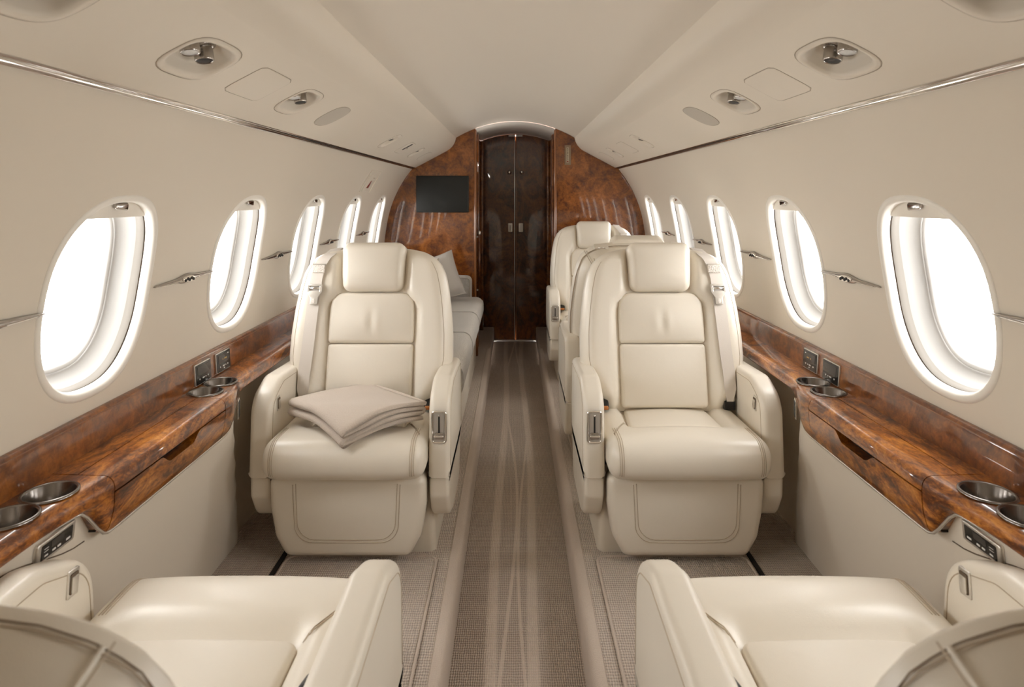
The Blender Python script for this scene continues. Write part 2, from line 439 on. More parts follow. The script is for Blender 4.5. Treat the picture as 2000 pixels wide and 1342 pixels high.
# ------------------------------------------------------------------ side walls with windows
WIN_S0 = s_at_z(-.005)
def build_wall(sg, side):
    P = lambda y, s, d=0.: WP(sg, y, s, d)
    parts = []; edge = WY[0] - .324
    parts.append(strip(P, Y0, edge, 0, SMAX, 2, 36))
    for y in WY: parts.append(bay(P, y, SC, WA + .017, WB + .017, 2.45, y - .324, y + .324, 0, SMAX, 10))
    parts.append(strip(P, WY[-1] + .324, Y1 + .02, 0, SMAX, 2, 36))
    V, F = join(parts)
    if sg > 0: F = [q[::-1] for q in F]
    wall = structure(mk('wall_' + side, V, F, 'lining'), 'curved cream cabin wall on the %s side with oval windows' % side)
    for i, y in enumerate(WY):
        nth = ['first', 'second', 'third', 'fourth', 'fifth'][i - 1] if i >= 1 else 'a rear'
        wn = bpy.data.objects.new('window_%d' % ((i + 1) if sg < 0 else i + 10), None); COL.objects.link(wn)
        wn.location = P(y, SC); structure(wn, '%s oval window counted from the viewer on the %s wall' % (nth, side) if i >= 1 else 'oval window on the %s wall behind the viewer' % side)
        def part(nm, VF, mt, sharp=None, par=None):
            V, F = VF
            if sg > 0: F = [q[::-1] for q in F]
            o = mk(nm, V, F, mt, None, True, sharp)
            if par is None: world_part(o, wn)
            else:
                o.parent = par
            return o
        e = WA; f = WB
        part('rim', ringloft(P, y, SC, [(e + .019, f + .019, .002), (e + .0185, f + .0185, -.001), (e + .013, f + .013, -.0035), (e + .006, f + .006, -.003),
                                        (e + .001, f + .001, .002), (e - .001, f - .001, .010), (e - .001, f - .001, .016)], 2.45), 'window_white')
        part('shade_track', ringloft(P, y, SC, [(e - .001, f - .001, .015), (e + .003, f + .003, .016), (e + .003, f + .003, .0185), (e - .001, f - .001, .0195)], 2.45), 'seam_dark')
        part('shaded_guide', ringloft(P, y, SC, [(e - .001, f - .001, .019), (e - .003, f - .003, .022), (e - .0045, f - .0045, .029), (e - .0065, f - .0065, .035)], 2.5), 'guide_shading')  # guide band with the reveal's room-side shading put into its grey
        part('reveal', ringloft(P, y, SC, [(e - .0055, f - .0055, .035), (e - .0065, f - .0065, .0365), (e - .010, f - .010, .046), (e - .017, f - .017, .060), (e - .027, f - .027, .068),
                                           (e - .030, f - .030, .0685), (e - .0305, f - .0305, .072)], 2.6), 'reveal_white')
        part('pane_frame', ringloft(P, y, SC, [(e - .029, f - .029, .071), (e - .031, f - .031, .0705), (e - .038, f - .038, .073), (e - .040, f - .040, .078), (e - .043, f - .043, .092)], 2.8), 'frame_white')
        k = 48
        vs = [P(y + cos(t) * sup(t, e - .036, f - .036, 2.8), SC + sin(t) * sup(t, e - .036, f - .036, 2.8), .088) for t in [2 * pi * j / k for j in range(k)]]
        vs2 = [P(y + cos(t) * sup(t, e - .036, f - .036, 2.8), SC + sin(t) * sup(t, e - .036, f - .036, 2.8), .092) for t in [2 * pi * j / k for j in range(k)]]
        part('pane', loft([vs, vs2], True, True), 'window_glass', 40)
        # pulled-up shade with a metal pull
        s0 = s_at_z(-.052); rows = 9; secs = []
        for r in range(rows + 1):
            s_ = lerp(s0, SC + f - .0012, r / rows); q = max(0., 1 - ((s_ - SC) / (f + .001)) ** 2.45)
            hw = (e + .001) * q ** (1 / 2.45)
            secs.append([P(y + hw * (2 * j / 12 - 1), s_, .0135) for j in range(13)] + [P(y + hw * (1 - 2 * j / 12), s_, .018) for j in range(13)])
        sh = part('shade', loft(secs, True, True), 'lining_white', 40)
        hs = s_at_z(-.027)
        ol = rpoly([(-.022, -.008, .004), (.022, -.008, .004), (.022, .008, .004), (-.022, .008, .004)], 3, 9)
        hv = slab(ol, .005, .003, lambda u, v, h: P(y + u, hs + v + (.004 if u * -1 > .012 and v < 0 else 0), .0115 - h * 1.2 + v * .3))
        part('shade_pull', hv, 'dark_chrome', 50, sh)
        # daylight portal outside the pane
        l = bpy.data.lights.new('daylight_portal', 'AREA'); l.shape = 'RECTANGLE'; l.size = .28; l.size_y = .36
        l.cycles.is_portal = True
        lo = bpy.data.objects.new('daylight_portal', l); COL.objects.link(lo)
        lo.location = P(y, SC, .10); x, z, nx, nz = prof(SC)
        lo.rotation_euler = Vector((sg * nx, 0, nz)).to_track_quat('Z', 'Y').to_euler()
    # lower side panel below the ledge
    zs = [-.548, -.56, -.575, -.60, -.64, -.70, -.78, -.86, -.94, -1.02, -1.075]
    def lower(y, z):
        t = (z + .55) / (-1.075 + .55); t = max(0, t)
        ye = 1.815 + max(0, (-.6 - z)) * .40
        b = sm(ye - .035, ye + .035, y)
        x0 = lerp(.7845, .860, t ** 1.1); x1 = lerp(.842, .885, t)
        return lerp(x0, x1, b)
    ys = frange(Y0, 1.6, .15)[:-1] + frange(1.6, 2.25, .015) + frange(2.25, Y1, .2)[1:]
    V, F = floor_grid(lambda y, z: (sg * lower(y, z), y, ZC + z), ys, zs)
    if sg < 0: F = [q[::-1] for q in F]
    o = mk('side_panel', V, F, 'lining', wall); 
    path = []
    for y in frange(.55, 1.17, .03):
        z = -.578 - .055 * sm(.95, 1.17, y); path.append((sg * (lower(y, z) - .0004), y, ZC + z))
    mk('panel_seam', *tube(path, .0013, 5), 'seam_dark', wall)
    return wall, lower
walls = {}
for sg, side in ((-1, 'left'), (1, 'right')): walls[sg] = build_wall(sg, side)
lowerx = walls[-1][1]

# ------------------------------------------------------------------ ceiling and overhead panels
RA = .77
def archz(x): return .495 - (RA - sqrt(RA * RA - x * x))
xs = [-.445 + .89 * i / 32 for i in range(33)]
V, F = floor_grid(lambda y, x: (x, y, ZC + archz(x)), frange(Y0, 4.30, .3), xs)
ce = structure(mk('ceiling', V, F, 'ceiling'), 'smooth arched cream ceiling down the middle of the cabin')
V, F = floor_grid(lambda y, x: (x, y, ZC + archz(x) - .001), frange(4.30, YE, .2), [-.28 + .56 * i / 24 for i in range(25)])
mk('alcove_ceiling', V, F, 'lining_white', ce)
PA, PB = (.668, .184), (.465, .292)
PLEN = math.dist(PA, PB); PN = ((PB[1] - PA[1]) / PLEN, -(PB[0] - PA[0]) / PLEN)
def PP(sg, Y, t, d=0.):
    """t is metres along the flat of the overhead panel"""
    f = t / PLEN
    return Vector((sg * (lerp(PA[0], PB[0], f) + PN[0] * d), Y, ZC + lerp(PA[1], PB[1], f) + PN[1] * d))
TM = PLEN * .52
UNITS = [(.735, .082, .050, 2), (1.135, .082, .050, 2), (1.655, .074, .050, 2), (2.86, .050, .050, 1), (3.62, .048, .046, 1)]
def build_overhead(sg, side):
    P = lambda y, t, d=0.: PP(sg, y, t, d)
    parts = []; y = Y0
    for yc, hy, ht, n in UNITS:
        parts.append(strip(P, y, yc - hy - .03, 0, PLEN, 6, 6))
        parts.append(bay(P, yc, TM, hy, ht, 3.2, yc - hy - .03, yc + hy + .03, 0, PLEN, 5, 56)); y = yc + hy + .03
    parts.append(strip(P, y, Y1, 0, PLEN, 6, 6))
    lip = [PB, (.447, .303), (.430, .317), (.415, .335), (.404, .356), (.398, .378), (.3965, .388), (.399, .394), (.41, .399), (.45, .42)]
    V, F = floor_grid(lambda y, k: (sg * lip[k][0], y, ZC + lip[k][1]), [Y0, 1, 3, Y1], range(len(lip)))
    parts.append((V, [q[::-1] for q in F]) if sg > 0 else (V, F))
    V, F = floor_grid(lambda y, k: (sg * [PA[0] + .03, PA[0]][k], y, ZC + [PA[1] + .004, PA[1]][k]), [Y0, Y1], [0, 1])
    parts.append((V, F))
    V, F = join(parts)
    o = structure(mk('trim_1' if sg < 0 else 'trim_2', V, F, 'lining', None, True, 40), 'long cream overhead service panel along the %s side' % side)
    # chrome double moulding between wall and overhead panel
    secs = []
    for y in (Y0, Y1):
        s = []
        for cx, cz in ((.684, .188), (.690, .176)):
            for k in range(8):
                a = pi * .25 + 2 * pi * k / 8
                s.append((cx, cz, a))
        secs.append(y)
    tt = []
    for cx, cz, r in ((.681, .1875, .0055), (.6875, .1785, .0060)):
        tt.append(loft([[(sg * (cx + r * cos(2 * pi * k / 12)), y, ZC + cz + r * sin(2 * pi * k / 12)) for k in range(12)] for y in (Y0, Y1)]))
    c = structure(mk('trim_3' if sg < 0 else 'trim_4', *join(tt), 'chrome'), 'polished double metal moulding above the %s windows' % side)
    return o
for sg, side in ((-1, 'left'), (1, 'right')): build_overhead(sg, side)

ORD = ['cut by the picture edge', 'second from the viewer', 'third from the viewer', 'fourth from the viewer', 'fifth from the viewer']
def overhead_unit(sg, side, i):
    yc, hy, ht, n = UNITS[i]
    P = lambda y, t, d=0.: PP(sg, y, t, d)
    root = empty('overhead_light_unit', P(yc, TM), 'recessed overhead light and air unit %s on the %s overhead panel' % (ORD[i], side), 'overhead light', 'overhead light units')
    rows = [(hy + .006, ht + .006, .001), (hy + .0055, ht + .0055, -.0016), (hy, ht, -.002), (hy - .005, ht - .005, -.0005), (hy - .008, ht - .008, .006), (hy - .012, ht - .012, .020),
            (hy - .020, ht - .020, .028), (hy * .45, ht * .4, .030), (hy * .1, ht * .1, .030)]
    V, F = ringloft(P, yc, TM, rows, 3.2, 48); F.append(tuple(range(len(V) - 48, len(V)))[::-1])
    if sg < 0: F = [q[::-1] for q in F]
    world_part(mk('recess_bowl', V, F, 'lining'), root)
    gp = [P(yc + cos(t) * sup(t, hy + .0075, ht + .0075, 3.2), TM + sin(t) * sup(t, hy + .0075, ht + .0075, 3.2), -.0002) for t in [2 * pi * j / 48 for j in range(48)]]
    world_part(mk('gap_line', *tube(gp, .0007, 4, True), 'gap_soft'), root)
    nrm = Vector((sg * PN[0], 0, PN[1])); ax = (-nrm * .45 + Vector((0, 0, -.65)) + Vector((sg * .0, -.12, 0))).normalized()
    k = 1.0 if n == 2 else .8
    spots = [(-.034, .008, 'reading_light'), (.024, .004, 'air_nozzle')] if n == 2 else [(0, .012, 'air_nozzle')]
    for dy, dt, kind in spots:
        c = P(yc + dy, TM + dt, .0275)
        fl_ = mk(kind, *lathe([(.024 * k, -.004), (.024 * k, .001), (.0215 * k, .003), (.0185 * k, .0015), (.0178 * k, -.002)], c, -nrm, 28), 'dark_chrome'); world_part(fl_, root)
        r = .0165 * k
        b = mk('barrel', *lathe([(r * .94, -.01), (r, .004), (r, .021), (r * .97, .0245), (r * .90, .0255), (r * .86, .023)], c, ax, 28), 'dark_chrome'); b.parent = fl_
        d = mk('lens' if kind == 'reading_light' else 'nozzle_grille', *lathe([(r * .88, .0225), (r * .86, .0240), (r * .4, .0246), (r * .05, .0248)], c, ax, 24), 'lens' if kind == 'reading_light' else 'dark_mesh')
        d.parent = fl_
def overhead_plate(sg, side, yc, hy, ht, n, name, label, cat, mt, tc=TM, slot=False):
    P = lambda y, t, d=0.: PP(sg, y, t, d)
    k = 40
    ol = [Vector((cos(t) * sup(t, hy, ht, n), sin(t) * sup(t, hy, ht, n))) for t in [2 * pi * j / k for j in range(k)]]
    root = empty(name, P(yc, tc), label, cat)
    VF = slab(ol, .002, .0007, lambda u, v, h: P(yc + u, tc + v, .0009 - h))
    if sg > 0: VF = flipf(VF)
    world_part(mk('cover_plate', *VF, mt, None, True, 50), root)
    world_part(mk('gap_line', *tube([P(yc + p.x * 1.012, tc + p.y * 1.02, -.0002) for p in ol], .0006, 4, True), 'gap_soft'), root)
    if slot:
        ol2 = rpoly([(-.012, -.03, .005), (.012, -.03, .005), (.012, .03, .005), (-.012, .03, .005)], 4, 1)
        world_part(mk('slot', *slab(ol2, .001, .0005, lambda u, v, h: P(yc + u, tc + v + .012, -.0014 - h)), 'black_plastic'), root)
        world_part(mk('slot_latch', *box(P(yc, tc + .006, -.003), (.006, .01, .012)), 'chrome'), root)
for sg, side in ((-1, 'left'), (1, 'right')):
    for i in range(len(UNITS)): overhead_unit(sg, side, i)
    overhead_plate(sg, side, 1.395, .085, .050, 9, 'access_panel', 'plain square access panel between two recessed lights on the %s overhead panel' % side, 'access panel', 'lining')
    overhead_plate(sg, side, 1.955, .068, .054, 2.7, 'speaker_grille', 'grey oval speaker grille set in the %s overhead panel' % side, 'speaker', 'speaker_cloth')
    if sg < 0:
        overhead_plate(sg, side, 3.26, .075, .05, 9, 'latch_panel', 'small access panel with a dark slot, far along the left overhead panel', 'access panel', 'lining', slot=True)
    else:
        overhead_plate(sg, side, 3.23, .085, .05, 9, 'access_panel', 'plain access panel far along the right overhead panel between small lights', 'access panel', 'lining')
    overhead_plate(sg, side, 3.95, .07, .048, 3, 'speaker_grille', 'pale oval grille at the far end of the %s overhead panel' % side, 'speaker', 'lining')

# ------------------------------------------------------------------ far bulkhead, alcove and doors
def bulk_outline(x_in, n=24):
    pts = []
    for k in range(9): x = lerp(x_in, .40, k / 8); pts.append((x, archz(x) - .001))
    pts.append((.46, .36))
    up = []
    for k in range(n + 1):
        s = lerp(SMAX, 0, k / n); x, z, _, _ = prof(s); up.append((x, z))
    pts += up
    pts += [(.885, -.7), (.885, -1.07), (x_in, -1.07)]
    return pts
for sg, side in ((-1, 'left'), (1, 'right')):
    o2 = bulk_outline(.268)
    secs = [[(sg * x, y, ZC + z) for x, z in o2] for y in (4.29, 4.33)]
    V, F = loft(secs, True, True, sg > 0)
    b = structure(mk('wall_far' if sg < 0 else 'wall_far_right', V, F, 'burl', None, False), 'glossy burl wood bulkhead %s of the far doorway' % side)
    ze = archz(.27)
    e = mk('edge_moulding', *box((sg * .2685, 4.305, ZC + (ze - .004 - 1.07) / 2), (.017, .046, 1.07 + ze - .01), None, .008), 'wood_edge', b)
    # alcove side wall with jamb strips
    o = mk('alcove_side', *box((sg * .285, 4.78, ZC - .37), (.03, .92, 1.62)), 'burl_dark', b)
    mk('jamb_strip', *box((sg * .262, 5.10, ZC - .37), (.022, .05, 1.60), None, .006), 'burl', b)
    mk('jamb_strip', *box((sg * .265, 4.62, ZC - .37), (.012, .20, 1.60), None, .004), 'burl', b)
# doors
for sg, nm in ((-1, 'door_1'), (1, 'door_2')):
    pts = [(.004, -1.185), (.268, -1.185)] + [(lerp(.268, .004, k / 10), archz(lerp(.268, .004, k / 10)) - .004) for k in range(11)]
    V, F = loft([[(sg * x + .004, y, ZC + z) for x, z in pts] for y in (5.20, 5.235)], True, True, sg < 0)
    d = structure(mk(nm, V, F, 'burl_dark', None, False), 'dark glossy burl %s door leaf at the far end of the aisle' % ('left' if sg < 0 else 'right'))
    mk('edge_strip', *box((.004 + sg * .0075, 5.199, ZC - .36), (.004, .003, 1.62)), 'satin' if sg < 0 else 'wood_edge', d)
    hx = .004 + sg * .043
    z = ZC - .264
    h = mk('handle_plate', *slab(rpoly([(-.017, -.035, .006), (.017, -.035, .006), (.017, .035, .006), (-.017, .035, .006)], 4, 1), .003, .0015, lambda u, v, q: Vector((hx + u, 5.197 - q, z + v))), 'satin', d)
    mk('handle_cup', *slab(rpoly([(-.009, -.024, .003), (.009, -.024, .003), (.009, .024, .003), (-.009, .024, .003)], 4, 1), .002, .001, lambda u, v, q: Vector((hx + u, 5.193 - q, z + v))), 'icon', d)
    kx = .004 + sg * .05
    kn = mk('lock_knob', *lathe([(.016, 0), (.016, .006), (.010, .009), (.009, .016), (.012, .02), (.012, .028), (.008, .031)], (kx, 5.2, ZC + .184), (0, -1, 0), 20), 'chrome', d)
    mk('top_bracket', *box((.004 + sg * .03, 5.19, ZC + archz(.03) - .014), (.052, .014, .012)), 'icon', d)
th = mk('trim_5', *box((0.004, 5.19, -.112), (.44, .02, .012)), 'satin'); structure(th, 'thin metal threshold strip below the far doors')
bk = mk('wall_rear', *box((0, YE + .06, .65), (1.9, .05, 2.3)), 'burl_dark'); structure(bk, 'dark wall behind the far doors')
rb = mk('wall_back', *box((0, Y0 - .02, .65), (2.2, .04, 2.5)), 'lining'); structure(rb, 'cream bulkhead behind the viewer')

# ------------------------------------------------------------------ things on the bulkhead
t = empty('monitor', (-.487, 4.29, ZC + .007), 'flat black rectangular screen mounted on the left burl bulkhead', 'screen')
mz = ZC + .006
world_part(mk('screen_panel', *slab(rpoly([(-.172, -.119, .003), (.172, -.119, .003), (.172, .119, .003), (-.172, .119, .003)], 2, 1), .008, .002,
    lambda u, v, h: Vector((-.487 + u, 4.275 - h, mz + v))), 'screen'), t)
world_part(mk('bezel', *slab(rpoly([(-.176, -.123, .004), (.176, -.123, .004), (.176, .123, .004), (-.176, .123, .004)], 2, 1), .006, .002,
    lambda u, v, h: Vector((-.487 + u, 4.285 - h, mz + v))), 'black_plastic'), t)
px, pz = .352, ZC + .268
t = empty('wall_sign', (px, 4.288, pz), 'narrow upright bronze plaque with tiny lettering on the right bulkhead', 'sign')
world_part(mk('plate', *slab(rpoly([(-.021, -.066, .001), (.021, -.066, .001), (.021, .066, .001), (-.021, .066, .001)], 2, 1), .002, .0008, lambda u, v, h: Vector((px + u, 4.287 - h, pz + v))), 'plaque'), t)
world_part(mk('text_window', *slab(rpoly([(-.008, -.051, .002), (.008, -.051, .002), (.008, .051, .002), (-.008, .051, .002)], 2, 1), .001, .0004, lambda u, v, h: Vector((px - .001 + u, 4.2845 - h, pz + v))), 'plaque_letter'), t)
lt = []
for k in range(7):
    zz = pz + .043 - k * .0115
    lt.append(box((px - .003, 4.2832, zz), (.004, .001, .008))); lt.append(box((px + .001, 4.2832, zz + (.002 if k % 2 else -.002)), (.006, .001, .003)))
world_part(mk('lettering', *join(lt), 'seam_dark'), t)
world_part(mk('red_symbol', *box((px - .001, 4.283, pz - .043), (.010, .001, .009)), 'red_mark'), t)
t = empty('grab_rail', (-.262, 4.42, ZC - .45), 'slim dark grab rail with a bright tip beside the far left door frame', 'rail')
world_part(mk('rail', *tube([(-.250, 4.45, ZC - .27), (-.250, 4.45, ZC - .70)], .009, 12), 'burl_dark'), t)
world_part(mk('rail_cap', *lathe([(.010, 0), (.0115, .004), (.0115, .02), (.008, .026)], (-.250, 4.45, ZC - .276), (0, 0, 1), 16), 'satin'), t)
for zz in (-.29, -.66): world_part(mk('rail_bracket', *box((-.260, 4.45, ZC + zz), (.02, .012, .012)), 'satin'), t)
t = empty('light_slot', (-.262, 4.36, ZC + .19), 'small upright lit slot on the left edge of the far doorway', 'light')
world_part(mk('slot_frame', *box((-.2585, 4.36, ZC + .19), (.006, .02, .075)), 'wood_edge'), t)
world_part(mk('slot_lens', *box((-.255, 4.36, ZC + .19), (.004, .010, .062)), 'icon'), t)

# emergency placard on the left wall
s0 = s_at_z(.072); yc = 3.36
t = empty('escape_handle_panel', WP(-1, yc, s0), 'recessed cream escape handle panel with a red mark high on the left wall', 'panel')
P = lambda y, s, d=0.: WP(-1, y, s, d)
def wallslab(y, s, hy, hs, th, d, r=.006):
    ol = rpoly([(-hy, -hs, r), (hy, -hs, r), (hy, hs, r), (-hy, hs, r)], 4, .03)
    return slab(ol, th, min(th * .9, .002), lambda u, v, h: P(y + u, s + v, d - h))
world_part(mk('frame', *join([wallslab(yc, s0 + .062, .12, .005, .004, 0), wallslab(yc - .115, s0, .005, .065, .004, 0), wallslab(yc + .115, s0, .005, .065, .004, 0)]), 'lining'), t)
world_part(mk('cover', *wallslab(yc - .01, s0 - .012, .07, .048, .004, 0), 'lining'), t)
world_part(mk('red_mark', *loft([[P(yc - .03, s0 - .038, d), P(yc + .012, s0 - .038, d), P(yc + .012, s0 - .018, d), P(yc + .006, s0 - .005, d), P(yc + .004, s0 + .006, d), P(yc - .008, s0 + .006, d)] for d in (-.0045, -.006)]), 'red_mark'), t)
world_part(mk('text_line', *wallslab(yc + .025, s0 + .022, .02, .002, .0008, -.0045, .001), 'stitch'), t)

# ------------------------------------------------------------------ chrome ornaments between the windows
def ornament(sg, side, i, yc, lab):
    s1 = s_at_z(-.217)
    P = lambda y, s, d=0.: WP(sg, y, s, d)
    root = empty('wall_ornament', P(yc, s1), lab, 'ornament', 'chrome wall ornaments')
    secs = []; secs2 = []; Lh = .147
    for k in range(41):
        u = -Lh + 2 * Lh * k / 40; q = abs(u) / Lh
        hw = .0028 + .0105 * math.exp(-(u / .045) ** 2) + .002 * math.exp(-((abs(u) - .08) / .035) ** 2)
        off = .0022 * math.tanh(u / .05)
        hw *= (1 - .5 * sm(.9, 1, q))
        secs.append([P(yc + u, s1 + off + hw * cos(a), -.001 - .0065 * max(0, sin(a)) - hw * .25 * max(0, sin(a))) for a in [2 * pi * j / 12 for j in range(12)]])
        secs2.append(P(yc + u, s1 + off - hw * .35, -.0082 - hw * .18))
    V, F = loft(secs)
    world_part(mk('bar', V, F, 'dark_chrome'), root)
    world_part(mk('ridge', *tube(secs2[3:15], .0013, 5), 'chrome'), root); world_part(mk('ridge', *tube(secs2[27:38], .0013, 5), 'chrome'), root)
    ol = [Vector((cos(a) * .030, sin(a) * .0088)) for a in [2 * pi * j / 24 for j in range(24)]]
    em = mk('oval_emblem', *slab(ol, .003, .0015, lambda u, v, h: P(yc + u, s1 + v + .0008, -.0095 - h)), 'chrome'); world_part(em, root)
    knots = []
    for k in range(5):
        knots.append(lathe([(.0042, 0), (.004, .002), (.002, .0032)], P(yc - .02 + k * .01, s1 + (.002 if k % 2 else -.0015), -.0120), (-sg, 0, 0), 8))
    o = mk('relief', *join(knots), 'dark_mesh'); o.parent = em
nthn = {0: 'before the first window', 1: 'between the first and second windows', 2: 'between the second and third windows', 3: 'between the third and fourth windows',
        4: 'between the fourth and fifth windows', 5: 'beyond the fifth window'}
for sg, side in ((-1, 'left'), (1, 'right')):
    for i in range(5): ornament(sg, side, i, WY[1] - .324 + .648 * i + .016, 'slender sculpted chrome ornament %s on the %s wall' % (nthn[i], side))
    ornament(sg, side, 5, 4.16, 'slender sculpted chrome ornament %s on the %s wall' % (nthn[5], side)) if False else None

# ------------------------------------------------------------------ wooden side ledges
XB = .868
def xf(y): return lerp(lerp(lerp(.772, .750, sm(1.02, 1.23, y)), .750, 0), .787, sm(1.67, 1.85, y))
def zb(y): return lerp(-.560, -.627, sm(1.13, 1.20, y) * (1 - sm(1.70, 1.845, y)))
ZT = -.522
def top_pts(y):
    f = xf(y); return [(XB, ZT + .003), (.84, ZT + .002), (f + .03, ZT), (f + .016, ZT - .0005), (f + .009, ZT - .003), (f + .004, ZT - .0075), (f + .0005, ZT - .014), (f - .001, ZT - .021)]
def face_pts(y, z0):
    f = xf(y); b = zb(y); return [(lerp(f - .001, f + .012, t) - .004 * sin(pi * t), lerp(z0, b, t)) for t in (0, .25, .5, .75, .93)] + [(f + .016, b - .003), (f + .026, b - .004)]
def yseq(a, b):
    out = [a]
    for q in frange(a, b, .02)[1:]:
        out.append(q)
    return out
def build_ledge(sg, side):
    root = empty('side_ledge', (sg * .82, 1.4, ZC - .53), 'long glossy burl wood ledge with drawer and cup holders along the %s wall' % side, 'ledge')
    W = lambda pts, y: [Vector((sg * x, y, ZC + z)) for x, z in pts]
    def lo(nm, fn, ys, mt, sharp=40):
        V, F = loft([W(fn(y), y) for y in ys], True, True, sg > 0)
        o = mk(nm, V, F, mt, None, True, sharp); world_part(o, root); return o
    full = lambda y: top_pts(y) + face_pts(y, ZT - .030) + [(.868, zb(y) - .004)]
    ya = [Y0 + .02, -.3, .3, .6] + frange(.8, 1.19, .0125)
    yb = frange(1.6455, 1.95, .0125) + [2.3, 3.0, 3.7, 4.285]
    near = lo('ledge_top', full, ya, 'burl_ledge'); far = lo('ledge_top', full, yb, 'burl_ledge')
    ym = frange(1.192, 1.6435, .0188)
    lo('back_strip', lambda y: [(XB, ZT + .003), (.8215, ZT + .0015), (.8215, ZT - .02), (XB, ZT - .02)], ym, 'burl_ledge')
    def lidp(y):
        tp = top_pts(y); tp = [(.8195, ZT + .0015)] + tp[2:] + [(xf(y) - .001, ZT - .0285)]
        return tp + [(xf(y) + .012, ZT - .0285), (xf(y) + .014, ZT - .012), (.8195, ZT - .012)]
    lo('lid', lidp, ym, 'burl_ledge')
    def notch(y): return .020 * sm(1.345, 1.385, y) * (1 - sm(1.475, 1.515, y))
    def drw(y):
        z0 = ZT - .0315 - notch(y); fp = face_pts(y, ZT - .0315)
        b = zb(y); fr = [(z0, 0)]
        out = []
        for x, z in fp:
            out.append((x, min(z, z0)))
        return out + [(xf(y) + .026, z0)]
    ydr = frange(1.192, 1.34, .0185) + frange(1.34, 1.52, .006)[1:] + frange(1.52, 1.6435, .0175)[1:]
    dr = lo('drawer_front', drw, ydr, 'burl_ledge')
    lo('carcass', lambda y: [(.86, ZT - .016), (xf(y) + .028, ZT - .016), (xf(y) + .028, ZT - .10), (.86, ZT - .10)], [1.18, 1.4, 1.66], 'dark_gap')
    # bright strip under the wood face
    sp = [(sg * (xf(y) + .0185), y, ZC + zb(y) - .0055) for y in frange(1.0, 1.9, .0125)]
    world_part(mk('base_strip', *tube(sp, .003, 6), 'satin'), root)
    # backboard
    bb = [(.868, -.525), (.8665, -.505), (.8705, -.460), (.8725, -.4515), (.877, -.447), (.884, -.446), (.895, -.447), (.895, -.525)]
    lo('backboard', lambda y: bb, [Y0 + .02, 0, 1, 2, 3, 4.285], 'burl')
    mk_ = mk('cap_line', *tube([(sg * .8712, y, ZC - .4545) for y in (Y0 + .05, 1, 2, 3, 4.28)], .0012, 5), 'wood_edge'); world_part(mk_, root)
    # cup holders: cut the wells, then line them
    for (cx, cy), body in (((.819, 1.118), near), ((.824, 1.031), near), ((.823, 1.690), far), ((.824, 1.779), far)):
        r = .0405
        cut = mk('cutter', *lathe([(r + .0005, -.09), (r + .0005, .05)], (sg * cx, cy, ZC + ZT), (0, 0, 1), 40), 'dark_gap')
        md = body.modifiers.new('b', 'BOOLEAN'); md.object = cut; md.operation = 'DIFFERENCE'; md.solver = 'EXACT'
        dg = bpy.context.evaluated_depsgraph_get(); dg.update()
        me = bpy.data.meshes.new_from_object(body.evaluated_get(dg))
        body.modifiers.clear(); body.data = me; me.set_sharp_from_angle(angle=R_(40))
        bpy.data.objects.remove(cut)
        prof_ = [(.024, -.056), (.0275, -.055), (.030, -.050), (r - .002, .002), (r - .0005, .0042), (r + .002, .0048), (r + .004, .0036), (r + .0045, .0015), (r - .0008, .0012), (.0315, -.050), (.028, -.058)]
        cup = mk('cup_holder', *lathe(prof_, (sg * cx, cy, ZC + ZT), (0, 0, 1), 40), 'brushed', None, True, 60)
        world_part(cup, root)
    # control panels on the backboard
    for cy, amber in ((1.762, False), (1.884, True)):
        M = lambda u, v, h: Vector((sg * (.8685 + v * .06 - h), cy + u, ZC - .4875 + v))
        fb = lambda VF: flipf(VF) if sg < 0 else VF
        rp = lambda a, b, r: rpoly([(-a, -b, r), (a, -b, r), (a, b, r), (-a, b, r)], 3, 1)
        p = mk('control_panel', *fb(slab(rp(.044, .0285, .003), .003, .0012, lambda u, v, h: M(u, v, h + .002))), 'satin'); world_part(p, root)
        def sub(nm, VF, mt):
            o = mk(nm, *fb(VF), mt); o.parent = p
        sub('panel_face', slab(rp(.0418, .0263, .002), .001, .0004, lambda u, v, h: M(u, v, h + .0055)), 'black_glass')
        sub('display', slab(rp(.033, .012, .001), .0008, .0003, lambda u, v, h: M(u, v + .009, h + .0066)), 'lcd')
        ic = []
        for du, w_, hh in ((-.024, .003, .004), (-.003, .009, .0035), (.010, .002, .003), (.023, .0035, .004)):
            ic.append(slab(rp(w_ / 2 + .0008, hh / 2, .0006), .0004, .0002, lambda u, v, h: M(u + du, v - .013, h + .0068)))
        if amber: ic.append(slab(rp(.003, .0015, .0005), .0004, .0002, lambda u, v, h: M(u, v - .020, h + .0068))); ic.append(slab(rp(.003, .0015, .0005), .0004, .0002, lambda u, v, h: M(u + .026, v + .018, h + .0072)))
        sub('icons', join(ic), 'icon')
        if amber: sub('amber_lamps', join([slab(rp(.0014, .0018, .0005), .0004, .0002, lambda u, v, h: M(u + a, v + .007, h + .0076)) for a in (-.008, .004, .010, .015)]), 'icon_amber')
    # bezel with black control strip under the near end
    cy, cz = 1.084, -.5885
    M = lambda u, v, h: Vector((sg * (lowerx(cy + u, cz + v) - h), cy + u, ZC + cz + v))
    fb = lambda VF: flipf(VF) if sg < 0 else VF
    rp = lambda a, b, r: rpoly([(-a, -b, r), (a, -b, r), (a, b, r), (-a, b, r)], 4, .03)
    p = mk('control_bezel', *fb(slab(rp(.046, .0185, .005), .005, .004, lambda u, v, h: M(u, v, h + .002))), 'satin'); world_part(p, root)
    def sub2(nm, VF, mt):
        o = mk(nm, *fb(VF), mt); o.parent = p
    sub2('panel_face', slab(rp(.037, .0125, .002), .001, .0004, lambda u, v, h: M(u, v, h + .0068)), 'black_glass')
    sub2('display', slab(rp(.015, .0055, .001), .0006, .0003, lambda u, v, h: M(u, v + .005, h + .0078)), 'lcd')
